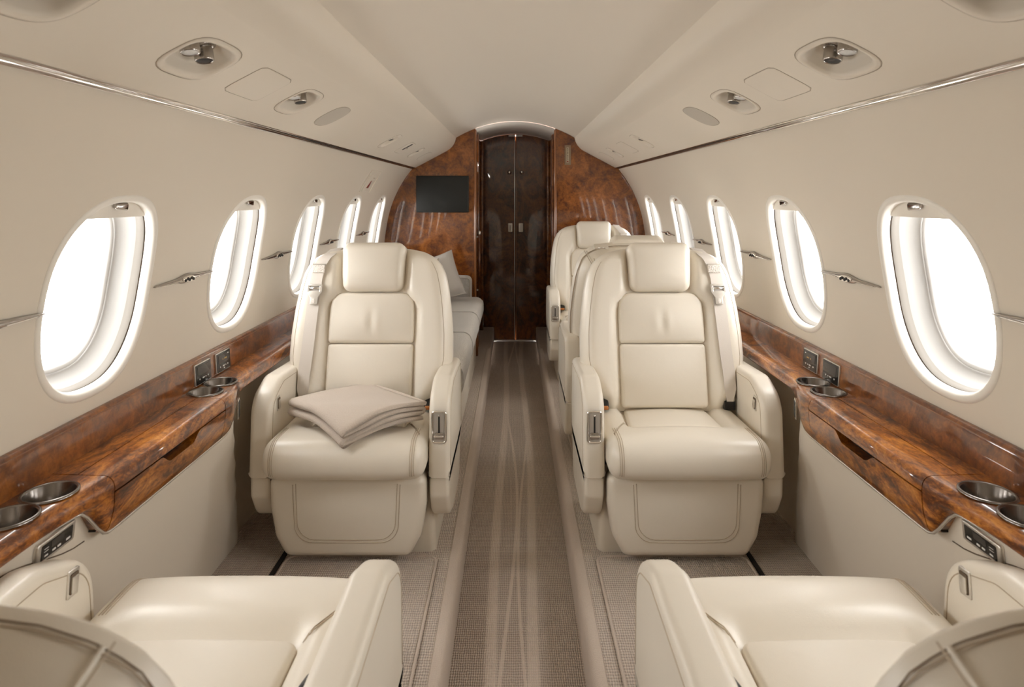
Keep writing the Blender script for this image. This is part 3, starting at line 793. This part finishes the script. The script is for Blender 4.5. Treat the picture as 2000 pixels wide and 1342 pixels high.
    ic = [slab(rp(w_, h_, .0006), .0004, .0002, lambda u, v, h: M(u + du, v + dv, h + .0082)) for du, dv, w_, h_ in
          ((-.026, -.007, .004, .0014), (-.008, -.0065, .004, .0016), (.004, -.0065, .004, .0018), (.026, -.0065, .005, .0018), (-.027, .005, .005, .0005), (-.027, .0005, .005, .0005))]
    sub2('icons', join(ic), 'icon')
    # small switch plate on the curved end
    cy = 1.768; cz = -.590
    p0 = Vector((sg * (xf(cy) - .001), cy, ZC + cz))
    tg = Vector((sg * (xf(cy + .01) - xf(cy - .01)), .02, 0)).normalized(); up = Vector((0, 0, 1)); nn = Vector((-sg, sg * sg * tg.x * sg / max(.1, tg.y) * 1.0 * sg, 0)).normalized()
    nn = tg.cross(up) * (-1 if tg.cross(up).x * sg > 0 else 1)
    S = lambda u, v, h: p0 + tg * u + up * v + nn * h
    p = mk('switch_plate', *slab(rp(.016, .026, .003), .0012, .0006, lambda u, v, h: S(u, v, h + .0010)), 'satin'); world_part(p, root)
    o = mk('switch', *slab(rp(.0125, .0215, .002), .0010, .0005, lambda u, v, h: S(u, v, h + .0028)), 'black_plastic'); o.parent = p
for sg, side in ((-1, 'left'), (1, 'right')): build_ledge(sg, side)

# ------------------------------------------------------------------ leather seats
def build_seat(loc, rot, label, ws, recline=0., extra=None, deep=0., drop=0., adrop=0., vsc=1., wsc=1.):
    root = empty('cabin_seat', loc, label, 'seat', 'cream leather cabin seats', rot)
    asl = -ws                                   # aisle side
    rk = R_(13 + recline); sr, cr = sin(rk), cos(rk)
    BY, BZ = .300 + deep, .355
    def B(u, v, h): v *= vsc; return Vector((u, BY + v * sr - h * cr, BZ + v * cr + h * sr))
    pt = lambda nm, VF, mt, sharp=None, par=root: mk(nm, VF[0], VF[1], mt, par, True, sharp)
    # --- pedestal
    q0, q1 = sorted((asl * .243, ws * .17)); ol = rpoly([(q0, .10, .02), (q1, .10, .02), (q1, .44, .02), (q0, .44, .02)], 4, .2)
    V, F = loft([[Vector((p.x * s, lerp(.25, p.y, s), z)) for p in ol] for z, s in ((0.0, 1.0), (.02, 1.0), (.13, .985), (.14, .97), (.26, .97))])
    pt('pedestal', (V, F), 'seat_plastic', 35)
    # --- leg rest
    ol = rpoly([(-.178, .026, .028), (.178, .026, .028), (.210, .085, .05), (.224, .17, .08), (.225, .262, .024), (-.225, .262, .024), (-.224, .17, .08), (-.210, .085, .05)], 5, .03)
    LR, LC = .022, .012
    LF = lambda u, v, h: Vector((u, .012 + (.26 - v) * .03 - h + LR, v))
    lg = pt('leg_rest', pillow(ol, LR, .045, LF, LC), 'leather')
    def lsurf(u, v, e=.0004):
        c = LC * max(0, 1 - (u / .225) ** 2) * max(0, 1 - ((v - .144) / .118) ** 2); return LF(u, v, LR + c + e)
    for off in (0, .0085):
        U = rpoly([(-.148 - off, .30, .0), (-.138 - off * .9, .084 - off, .05), (.138 + off * .9, .084 - off, .05), (.148 + off, .30, 0)], 8, .02)
        U = [p for p in U if p.y < .249]; 
        i0 = max(range(len(U)), key=lambda i: (U[i] - U[i - 1]).length); U = U[i0:] + U[:i0]
        if U[0].x > 0: U = U[::-1]
        dsh = pt('stitching', tube([lsurf(p.x, p.y) for p in U], .0011, 5), 'stitch', None, lg)
    # --- seat cushion body: front roll and side bolsters around a sunken middle
    base = rpoly([(-.05, .268, .05), (-.05, .378, .058), (.345 + deep, .366, .012), (.345 + deep, .268, .01)][::-1], 8, .02)
    bn = normals2(base); HW = .228; RE = .034
    def csec(x, rec=True, eps=0.):
        ax_ = abs(x); e = 0
        if ax_ > HW - RE: e = RE - sqrt(max(0, RE * RE - (ax_ - (HW - RE)) ** 2))
        out = []
        for p, q in zip(base, bn):
            sgn = -1 if (base[0] is None) else 1
            y, z = p.x, p.y
            y -= q.x * (e - eps); z -= q.y * (e - eps)
            if z > .33:
                z += .012 * (1 - (x / HW) ** 2) * sm(-.05, .03, y)
                z -= .032 * sm(.07, .14, y) * (1 - sm(.138, .165, ax_)) * (1 - sm(.20, .36, y) * .4) * (1 if rec else 0)
            if y < 0: y -= .010 * (1 - (x / HW) ** 4)
            out.append(Vector((x, y, z)))
        return out
    a = sum(base[i].x * base[(i + 1) % len(base)].y - base[(i + 1) % len(base)].x * base[i].y for i in range(len(base)))
    if a < 0:
        base = base[::-1]; bn = normals2(base)
    xs_ = [-HW + RE - RE * sin(pi / 2 * k / 7) for k in range(7, 0, -1)] + frange(-HW + RE, HW - RE, .018) + [HW - RE + RE * sin(pi / 2 * k / 7) for k in range(1, 8)]
    cu_ = pt('seat_cushion', loft([csec(x) for x in xs_], True, True), 'leather')
    # sunken seat insert
    ol = rpoly([(-.143, .122, .02), (.143, .122, .02), (.131, .335 + deep, .012), (-.131, .335 + deep, .012)], 5, .02)
    def SI(u, v, h):
        zb_ = .378 - (.378 - .372) * (v + .05) / (.395 + deep)
        return Vector((u, v, zb_ - .029 + .012 * (1 - (u / HW) ** 2) + h))
    pt('seat_insert', pillow(ol, .010, .02, SI, .006), 'leather')
    # double stitching near both ends of the roll
    for sx in (-.196, .196):
        for off in (-.0055, 0, .0055):
            path = [p for p in csec(sx + off, True, .0003) if p.y < .10 and (p.z > .29) and not (p.y > -.03 and p.z < .3)]
            path.sort(key=lambda p: atan2(p.z - .33, -(p.y - .03)))
            pt('stitching', tube(path, .0009 if off else .0013, 5), 'stitch', None, cu_)
    for off in (-.004, .004):
        pth = []
        for k in range(9):
            f = k / 8; x = asl * lerp(.150, .205, f); y = lerp(.135, .035, f ** 1.3) + off
            sec_ = csec(x, True, .0004); c_ = [p for p in sec_ if p.z > .33]
            q = min(c_, key=lambda p: abs(p.y - y)); pth.append(Vector((x, y, q.z)))
        pt('stitching', tube(pth, .0010, 5), 'stitch', None, cu_)
    # --- backrest shell
    def w_(v):
        T = [(.0, .205), (.06, .222), (.10, .245), (.13, .266), (.17, .274), (.25, .273), (.33, .266), (.40, .256), (.45, .245), (.485, .228), (.51, .203), (.527, .172), (.537, .13), (.541, .10)]
        for (a, x), (b, y) in zip(T, T[1:]):
            if v <= b: return lerp(x, y, (v - a) / (b - a))
        return T[-1][1]
    def hfront(u, v):
        W_ = w_(v); q = abs(u); rec = lerp(.150, .112, sm(.335, .392, v))
        h = .018 + .036 * sm(rec - .012, rec + .022, q) + .008 * sm(rec, W_ - .03, q)
        ed = W_ - q; RR = .048
        if ed < RR: h *= sqrt(max(0, 1 - (1 - max(0, ed) / RR) ** 2))
        h *= sqrt(max(0, 1 - sm(.47, .541, v) ** 2 * .97)) if v > .47 else 1
        h *= lerp(.5, 1, sm(0, .05, v))
        return h * wsc
    secs = []
    vs_ = frange(0, .44, .022) + [.455, .47, .483, .494, .504, .513, .521, .528, .534, .538, .541]
    for v in vs_:
        W_ = w_(v); fr = []; bk_ = []
        for k in range(57):
            q = sin(pi / 2 * (2 * k / 56 - 1)); q = lerp(q, 2 * k / 56 - 1, .35)
            fr.append(B(q * W_, v, hfront(q * W_, v)))
        tp = sqrt(max(0, 1 - sm(.43, .541, v) ** 2 * (.999 if wsc < 1 else .96)))
        for k in range(1, 24):
            q = 1 - 2 * k / 24
            hb = -.105 * tp * (1 - abs(q) ** 4.5) ** .6
            bk_.append(B(q * W_, v, hb))
        secs.append(fr + bk_)
    bs = pt('backrest', loft(secs, True, True, True), 'leather')
    def hback(u, v):
        q = min(1, abs(u) / w_(v)); tp = sqrt(max(0, 1 - sm(.43, .541, v) ** 2 * (.999 if wsc < 1 else .96))); return -.105 * tp * (1 - q ** 4.5) ** .6
    # stitched edge seams
    for sx in (-1, 1):
        p1 = []
        for v in frange(.12, .53, .014):
            u = sx * (w_(v) - .026); p1.append(B(u, v - (.012 if v > .5 else 0), hfront(u, v) + .0002))
        pt('stitching', tube(p1, .0010, 5), 'stitch', None, bs)
        for lev in ((.075, .105) if wsc < 1 else (.24, .28)):                   # seam running round the back edge
            p2 = []
            for k in range(80):
                q = .9999 - (k / 79) ** 3 * .97; g = (1 - q ** 4.5) ** .6
                if g < lev: continue
                t = lev / g; lo_, hi_ = .43, .541
                for _ in range(24):
                    md = (lo_ + hi_) / 2
                    if sqrt(max(0, 1 - sm(.43, .541, md) ** 2 * (.999 if wsc < 1 else .96))) > t: lo_ = md
                    else: hi_ = md
                p2.append((q, lo_))
            q0 = p2[0][0]; p2 = [(q0, v) for v in frange(.10, .43, .03)] + p2
            pt('stitching', tube([B(sx * w_(v) * q, v, hback(w_(v) * q, v) - .0004) for q, v in p2], .0014 if wsc == 1 else .0007, 5), 'stitch_dark' if lev in (.075, .24) else 'stitch', None, bs)
    # piped seam across the back panel
    for sx in (-1, 1):
        pth = []
        for k in range(15):
            f = k / 14; u = sx * lerp(.207, .06, f); v = lerp(.505, .30, f); pth.append(B(u, v, hback(u, v) - .0006))
        pt('piping', tube(pth, .0032 if wsc == 1 else .0024, 6), 'leather', None, bs)
        pt('stitching', tube([p + Vector((.008 * sx, 0, .003)) for p in pth], .0014 if wsc == 1 else .0008, 5), 'stitch', None, bs)
    # --- front panels
    CH = .022
    ol = rpoly([(-.142, .012, .014), (.142, .012, .014), (.143, .2165, .012), (-.143, .2165, .012)], 4, .015)
    pt('lower_back_panel', pillow(ol, .0115, .02, lambda u, v, h: B(u, v, CH + .004 + h), .012), 'leather')
    ol = rpoly([(-.143, .2185, .012), (.143, .2185, .012), (.1435, .30, .05), (.139, .386, .062), (-.139, .386, .062), (-.1435, .30, .05)], 7, .015)
    pt('upper_back_panel', pillow(ol, .0115, .02, lambda u, v, h: B(u, v, CH + .005 + h + (.0032 * (.7 * math.exp(-((u - .022) / .011) ** 2) - math.exp(-((u - .002) / .012) ** 2) + .5 * math.exp(-((u + .022) / .012) ** 2)) * math.exp(-((v - .285) / .038) ** 2) if h > 0 else 0)), .013, 5, 18), 'leather')
    ol = rpoly([(-.101, .3885, .028), (.101, .3885, .028), (.109, .556, .030), (-.109, .556, .030)], 6, .015)
    hd = pt('headrest', pillow(ol, .026, .055, lambda u, v, h: B(u, v - drop, .032 + h + .010 * sm(.39, .46, v)), .012, 7), 'leather')
    # --- armrests
    for sx in (-1, 1):
        cx = sx * .2615; hf = .031
        ol = rpoly([(.032, .2475, .004), (.44 + deep, .2475, .004), (.455 + deep, .36, .03), (.425 + deep, .505 - adrop, .03), (.15 + adrop, .517 - adrop, .075), (.047, .475 - adrop, .085)], 7, .03)
        V, F = slab(ol, hf, .017, lambda u, v, h: Vector((cx + h, u + (-.006 if u < .06 and v > .27 else 0) * 0, v)), 6)
        am = pt('armrest', (V, F), 'leather')
        nm = normals2(ol)
        for face in (-1, 1):                     # seam round the side panel
            pth = [Vector((cx + face * (hf + .0002), p.x - q.x * .019, p.y - q.y * .019)) for p, q in zip(ol, nm) if p.y > .26]
            k0 = max(range(len(pth)), key=lambda i: (pth[i] - pth[i - 1]).length); pth = pth[k0:] + pth[:k0]
            pt('stitching', tube(pth, .0010, 5), 'stitch', None, am)
        ol = rpoly([(.042, .2468, .003), (.043, .19, .03), (.085, .118, .07), (.16, .095, .05), (.40 + deep, .095, .05), (.44 + deep, .2468, .003)], 6, .04)
        V, F = slab(ol, hf - .002, .012, lambda u, v, h: Vector((cx + h, u, v)), 5)
        pt('arm_base', (V, F), 'leather', 60)
        if sx == asl:                            # recline slider on the front of the aisle arm
            rp = lambda a, b, r: rpoly([(-a, -b, r), (a, -b, r), (a, b, r), (-a, b, r)], 5, 1)
            M = lambda u, v, h: Vector((cx + u, .040 - h, .397 - adrop * 1.6 + v))
            ring = rp(.0195, .0445, .008)
            pl = pt('lever_plate', slab(rp(.021, .046, .008), .004, .002, lambda u, v, h: M(u, v, h)), 'satin')
            pt('lever_bezel', tube([M(p.x, p.y, .0045) for p in ring], .0034, 8, True), 'chrome', None, pl)
            pt('lever_recess', slab(rp(.0155, .0395, .005), .0008, .0004, lambda u, v, h: M(u, v, h + .0042)), 'recess_grey', None, pl)
            pt('lever_slot', slab(rp(.0024, .026, .002), .0008, .0003, lambda u, v, h: M(u, v + .008, h + .0052)), 'black_plastic', None, pl)
            pt('lever_stop', lathe([(.0030, 0), (.0030, .002), (.0012, .0026)], M(0, .033, .005), (0, -1, 0), 12), 'chrome', None, pl)
            pt('knob_base', slab(rp(.0125, .0095, .003), .0015, .0006, lambda u, v, h: M(u, v - .0255, h + .0062)), 'dark_chrome', None, pl)
            pt('lever_knob', slab(rp(.0145, .0032, .003), .0055, .002, lambda u, v, h: M(u, v - .024, h + .012)), 'chrome', None, pl)
        else:                                    # small latch on the inner face of the window arm
            rp = lambda a, b, r: rpoly([(-a, -b, r), (a, -b, r), (a, b, r), (-a, b, r)], 4, 1)
            fx = cx - sx * hf
            ca, sa = cos(.35), sin(.35)
            M = lambda u, v, h: Vector((fx - sx * h, .105 + u * ca - v * sa * .3, .445 + v + u * sa * .2))
            fb = lambda VF: flipf(VF) if sx > 0 else VF
            pl = pt('arm_latch', fb(slab(rp(.014, .021, .003), .0025, .001, lambda u, v, h: M(u, v, h))), 'satin')
            pt('latch_tab', fb(slab(rp(.0095, .0155, .002), .0012, .0005, lambda u, v, h: M(u, v, h + .003))), 'seam_dark', None, pl)
            pt('latch_lever', fb(slab(rp(.0078, .0125, .002), .0012, .0005, lambda u, v, h: M(u, v - .002, h + .0046))), 'satin', None, pl)
    # --- shoulder belt on the window side
    cen = [(.520, .148, 0), (.500, .165, 0), (.470, .178, 0), (.430, .186, 0), (.38, .190, 0), (.30, .195, 0), (.20, .200, 0), (.12, .206, 0), (.085, .207, 0), (.055, .207, 0), (.035, .206, 0)]
    BW = .0195
    secs = []
    def belt_at(v):
        for (a, x, _), (b, y, _) in zip(cen, cen[1:]):
            if b <= v <= a: return lerp(x, y, (a - v) / (a - b))
        return cen[0][1] if v > cen[0][0] else cen[-1][1]
    def bh(u, v):
        h = max(hfront(u, v), hfront(u * .85, v) * .9)
        return h if v > .1 else lerp(.05, h, sm(.02, .1, v))
    vsq = frange(.034, .515, .012)[::-1]
    secs.append([B(ws * (.128 + x), .540 + z, hq) for x, z, hq in ((-.004, .004, -.06), (.036, .002, -.06), (.036, .005, -.061), (-.004, .007, -.061))])
    secs.append([B(ws * (.131 + x), .541 + z, hq) for x, z, hq in ((-.004, .0035, -.015), (.036, -.002, -.015), (.036, .001, -.0145), (-.004, .006, -.0145))])
    for v in vsq:
        c = belt_at(v); bw = BW * lerp(.55, 1, sm(.035, .075, v))
        row = []; row2 = []
        for k in range(5):
            u = c + bw * (k / 2 - 1); h = bh(ws * u, v)
            row.append((u, h))
        hm = sum(r[1] for r in row) / 5
        f_ = [B(ws * u, v, lerp(h, hm, .5) + .0052) for u, h in row]; b_ = [B(ws * u, v, lerp(h, hm, .5) + .0032) for u, h in row[::-1]]
        secs.append(f_ + b_)
    # first two sections need the same vertex count
    for i in (0, 1):
        q = secs[i]; secs[i] = [q[0].lerp(q[1], k / 4) for k in range(5)] + [q[2].lerp(q[3], k / 4) for k in range(5)]
    V, F = loft(secs, True, True, ws > 0)
    bt = pt('shoulder_belt', (V, F), 'belt', 50)
    rp = lambda a, b, r: rpoly([(-a, -b, r), (a, -b, r), (a, b, r), (-a, b, r)], 4, .02)
    def onbelt(v0):
        c = belt_at(v0)
        hm = sum(bh(ws * (c + BW * (k / 2 - 1)), v0) for k in range(5)) / 5
        return lambda u, v, h: B(ws * c + u, v0 + v, hm + .0075 + h)
    M = onbelt(.463); pt('belt_adjuster', slab(rp(.0205, .0135, .002), .003, .0015, M), 'belt_web', None, bt)
    pt('adjuster_bar', slab(rp(.0225, .0018, .001), .004, .0012, lambda u, v, h: M(u, v + .0145, h)), 'satin', None, bt)
    M = onbelt(.392)
    tongue = join([slab(rp(.0245, .0035, .0015), .0035, .0012, lambda u, v, h: M(u, v + .016, h)), slab(rp(.0038, .011, .001), .0032, .0012, lambda u, v, h: M(u - .021, v + .004, h)),
                   slab(rp(.0038, .011, .001), .0032, .0012, lambda u, v, h: M(u + .021, v + .004, h)),
                   slab(rpoly([(-.012, -.048, .003), (.012, -.048, .003), (.012, -.026, .004), (.0245, -.008, .002), (.0245, -.003, .001), (-.0245, -.003, .001), (-.0245, -.008, .002), (-.012, -.026, .004)], 3, .02), .0028, .001, M)])
    tg = pt('belt_tongue', tongue, 'satin', None, bt)
    pt('tongue_roller', tube([M(-.018, .006, .001), M(.018, .006, .001)], .0042, 10), 'chrome', None, bt)
    pt('tongue_slot', slab(rp(.0042, .0075, .003), .0012, .0005, lambda u, v, h: M(u, v - .037, h + .003)), 'belt', None, bt)
    c = ws * .206
    pt('belt_loop', tube([Vector((c - .016, .277, .412)), Vector((c - .019, .268, .402)), Vector((c - .012, .262, .395)), Vector((c + .012, .262, .395)), Vector((c + .019, .268, .402)), Vector((c + .016, .277, .412))], .0034, 8), 'chrome')
    pt('belt_anchor', box((c, .275, .385), (.036, .035, .03)), 'black_plastic')
    c = asl * .205
    bkx = pt('belt_buckle', box((c, .255, .392), (.032, .045, .020), Matrix.Rotation(.3, 3, 'X'), .006), 'black_plastic')
    pt('buckle_release', box((c, .235, .388), (.026, .016, .012), Matrix.Rotation(.3, 3, 'X'), .004), 'amber_plastic', None, bkx)
    # leather belt keeper on the aisle shoulder (seen on seats with their backs to us)
    if extra == 'keeper':
        for u0, mt in ((asl * .155, 'leather'), (ws * .12, 'leather')):
            q = pt('belt_keeper', slab(rp(.028, .022, .004), .004, .002, lambda u, v, h: B(u0 + u, .528 - abs(u) * .08, -.052 + v) + Vector((0, 0, .012 + h))), mt)
            pt('keeper_pin', tube([B(u0 - .014, .532, -.079) + Vector((0, 0, .010)), B(u0 + .014, .532, -.079) + Vector((0, 0, .010))], .003, 8), 'chrome', None, q)
    return root
SX = .487
build_seat((-SX, 1.82, 0), 0, 'cream leather seat facing the viewer on the left with a folded blanket on it', -1)
build_seat((SX, 1.82, 0), 0, 'empty cream leather seat facing the viewer in front on the right of the aisle', 1)
build_seat((SX, 2.975, 0), pi, 'cream leather seat with its back turned to the empty right seat, mostly hidden', -1, 0, 'keeper')
build_seat((SX, 3.60, 0), 0, 'far cream leather seat on the right facing the viewer, against the burl bulkhead', 1)
build_seat((-.490, 1.137, 0), pi, 'cream leather seat seen from behind at the lower left corner', 1, 2, None, .29, .10, .016, .85, .2)
build_seat((.490, 1.137, 0), pi, 'cream leather seat seen from behind at the lower right corner', -1, 2, None, .29, .10, .016, .85, .2)

# ------------------------------------------------------------------ folded blanket on the left seat
def cushion_top(x, y):
    """height of the left seat cushion under world (x, y)"""
    ly = y - 1.82; lx = x + SX
    z = .398 - .026 * (ly + .05) / .395 + .012 * (1 - (lx / .228) ** 2)
    z = min(z, .405)
    if ly < .05: z -= .9 * (.05 - ly) ** 1.5
    return z
D0 = Vector((-.478, 1.742)); eDC = Vector((.207, .178)); eDA = Vector((-.218, .205))
bl = empty('folded_blanket', (-.487, 1.94, .40), 'soft beige wool blanket folded in layers lying on the left seat', 'blanket')
def blanket_path():
    """serpentine of four layers in (w along DC 0..1, height)"""
    t = .0145; P_ = []; hs = [.008 + t * k for k in range(4)]
    P_ += [(1.0 - .04, hs[0])] + [(lerp(.94, .05, k / 14), hs[0]) for k in range(15)]
    def turn(w, a, b, sgn): return [(w + sgn * .030 * sin(pi * k / 6), lerp(a, b, (1 - cos(pi * k / 6)) / 2)) for k in range(1, 6)]
    P_ += turn(.05, hs[0], hs[1], -1)
    P_ += [(lerp(.05, .95, k / 14), hs[1]) for k in range(15)]
    P_ += turn(.95, hs[1], hs[2], 1)
    P_ += [(lerp(.95, .05, k / 14), hs[2]) for k in range(15)]
    P_ += turn(.05, hs[2], hs[3], -1)
    P_ += [(lerp(.05, .985, k / 14), hs[3]) for k in range(15)]
    return P_
bp = blanket_path(); th_ = .0051
na = 18; secs = []
for i in range(na + 1):
    f = i / na; row = []
    pts2 = [Vector((w * .273, h)) for w, h in bp]; n = len(pts2); up = []; dn = []
    for k in range(n):
        tg = (pts2[min(k + 1, n - 1)] - pts2[max(k - 1, 0)]).normalized(); nn = Vector((-tg.y, tg.x)); up.append(pts2[k] + nn * th_); dn.append(pts2[k] - nn * th_)
    loop = up + dn[::-1]
    edge = 1.0
    for p in loop:
        g = f + .012 * sin(p.x * 23 + p.y * 90) * (1 if i in (0, na) else .4)
        xy = D0 + eDC * (p.x / .273) + eDA * g
        zc_ = cushion_top(xy.x, xy.y) + .001
        sag = -.004 * sin(pi * f) * (p.y / .05)
        row.append(Vector((xy.x, xy.y, zc_ + p.y + .004 + sag)))
    secs.append(row)
V, F = loft(secs, True, True)
o = mk('blanket_layers', V, F, 'wool'); world_part(o, bl)
hem = [D0 + eDC * .985 + eDA * (k / 16) for k in range(17)]
o = mk('hem', *tube([(p.x, p.y, cushion_top(p.x, p.y) + .0565) for p in hem], .0062, 8), 'wool'); world_part(o, bl)

# ------------------------------------------------------------------ divan along the left wall
dv = empty('side_divan', (-.5, 3.3, 0), 'pale woven fabric divan along the left wall behind the left seat', 'sofa')
def dpart(nm, VF, mt, sh=None):
    o = mk(nm, VF[0], VF[1], mt, None, True, sh); return world_part(o, dv)
sec = rpoly([(-.80, .22, .01), (-.255, .22, .03), (-.20, .33, .08), (-.205, .425, .055), (-.80, .425, .01)], 7, .05)
ys = [2.46 + .02 * (1 - cos(pi / 2 * k / 4)) for k in range(5)] + frange(2.6, 4.08, .1)
V, F = loft([[Vector((p.x, y, p.y + .006 * sin(y * 9) * (1 if p.y > .4 else 0))) for p in sec] for y in ys], True, True)
dpart('seat_cushion', (V, F), 'divan_fabric', 60)
for y in (2.98, 3.52):
    dpart('welt', tube([Vector((p.x, y, p.y + .0015 + .006 * sin(y * 9) * (1 if p.y > .4 else 0))) for p in sec if p.x > -.6 and not (p.x < -.27 and p.y < .24)], .0025, 5), 'cushion_fabric')
dpart('back_cushion', box((-.715, 3.27, .575), (.12, 1.6, .30), None, .03), 'divan_fabric', 60)
dpart('skirt', box((-.525, 3.27, .11), (.55, 1.60, .22), None, .01), 'seat_plastic', 50)
ol = rpoly([(-.77, .20, .01), (-.285, .20, .02), (-.282, .545, .035), (-.77, .56, .03)], 6, .05)
am = dpart('divan_arm', slab(ol, .04, .02, lambda u, v, h: Vector((u, 4.16 - h, v)), 5), 'divan_fabric', 60)
nm = normals2(ol)
o = mk('stitching', *tube([Vector((p.x - q.x * .012, 4.118, p.y - q.y * .012)) for p, q in zip(ol, nm) if p.y > .25], .0016, 5), 'stitch'); o.parent = am
dpart('skirt_screw', lathe([(.006, 0), (.005, .002), (.002, .003)], (-.2495, 2.9, .07), (1, 0, 0), 10), 'satin')
t = empty('wooden_post', (-.262, 4.25, 0), 'short dark wooden post at the floor beside the far left bulkhead', 'post')
world_part(mk('post', *box((-.262, 4.262, .1), (.03, .03, .20), None, .004), 'wood_edge'), t)
# scatter cushion
pc = empty('scatter_cushion', (-.42, 3.93, .43), 'greige scatter cushion leaning at the far end of the divan', 'cushion')
S = 12; V = []; F = []
M3 = Matrix.Rotation(R_(28), 3, 'Z') @ Matrix.Rotation(R_(-16), 3, 'X') @ Matrix.Rotation(R_(-14), 3, 'Y')
c0 = Vector((-.465, 3.885, .565))
for side_ in (1, -1):
    for i in range(S + 1):
        for j in range(S + 1):
            u = 2 * i / S - 1; v = 2 * j / S - 1
            pin = 1 - .10 * (1 - abs(u * v)) 
            hgt = .055 * max(0, (1 - u ** 4)) ** .6 * max(0, (1 - v ** 4)) ** .6
            V.append(c0 + M3 @ Vector((u * .14 * (1 - .08 * (1 - v * v)), side_ * hgt, v * .14 * (1 - .08 * (1 - u * u)))))
n1 = (S + 1) ** 2
for b, fl_ in ((0, 1), (n1, -1)):
    for i in range(S):
        for j in range(S):
            a = b + i * (S + 1) + j; q = (a, a + S + 1, a + S + 2, a + 1); F.append(q if fl_ < 0 else q[::-1])
o = mk('cushion_body', V, F, 'cushion_fabric'); world_part(o, pc)
pip = [c0 + M3 @ Vector((u * .14 * (1 - .08 * (1 - v * v)), 0, v * .14 * (1 - .08 * (1 - u * u)))) for u, v in
       [(-1 + 2 * k / 10, -1) for k in range(10)] + [(1, -1 + 2 * k / 10) for k in range(10)] + [(1 - 2 * k / 10, 1) for k in range(10)] + [(-1, 1 - 2 * k / 10) for k in range(10)]]
o = mk('cushion_piping', *tube(pip, .003, 6, True), 'cushion_fabric'); world_part(o, pc)
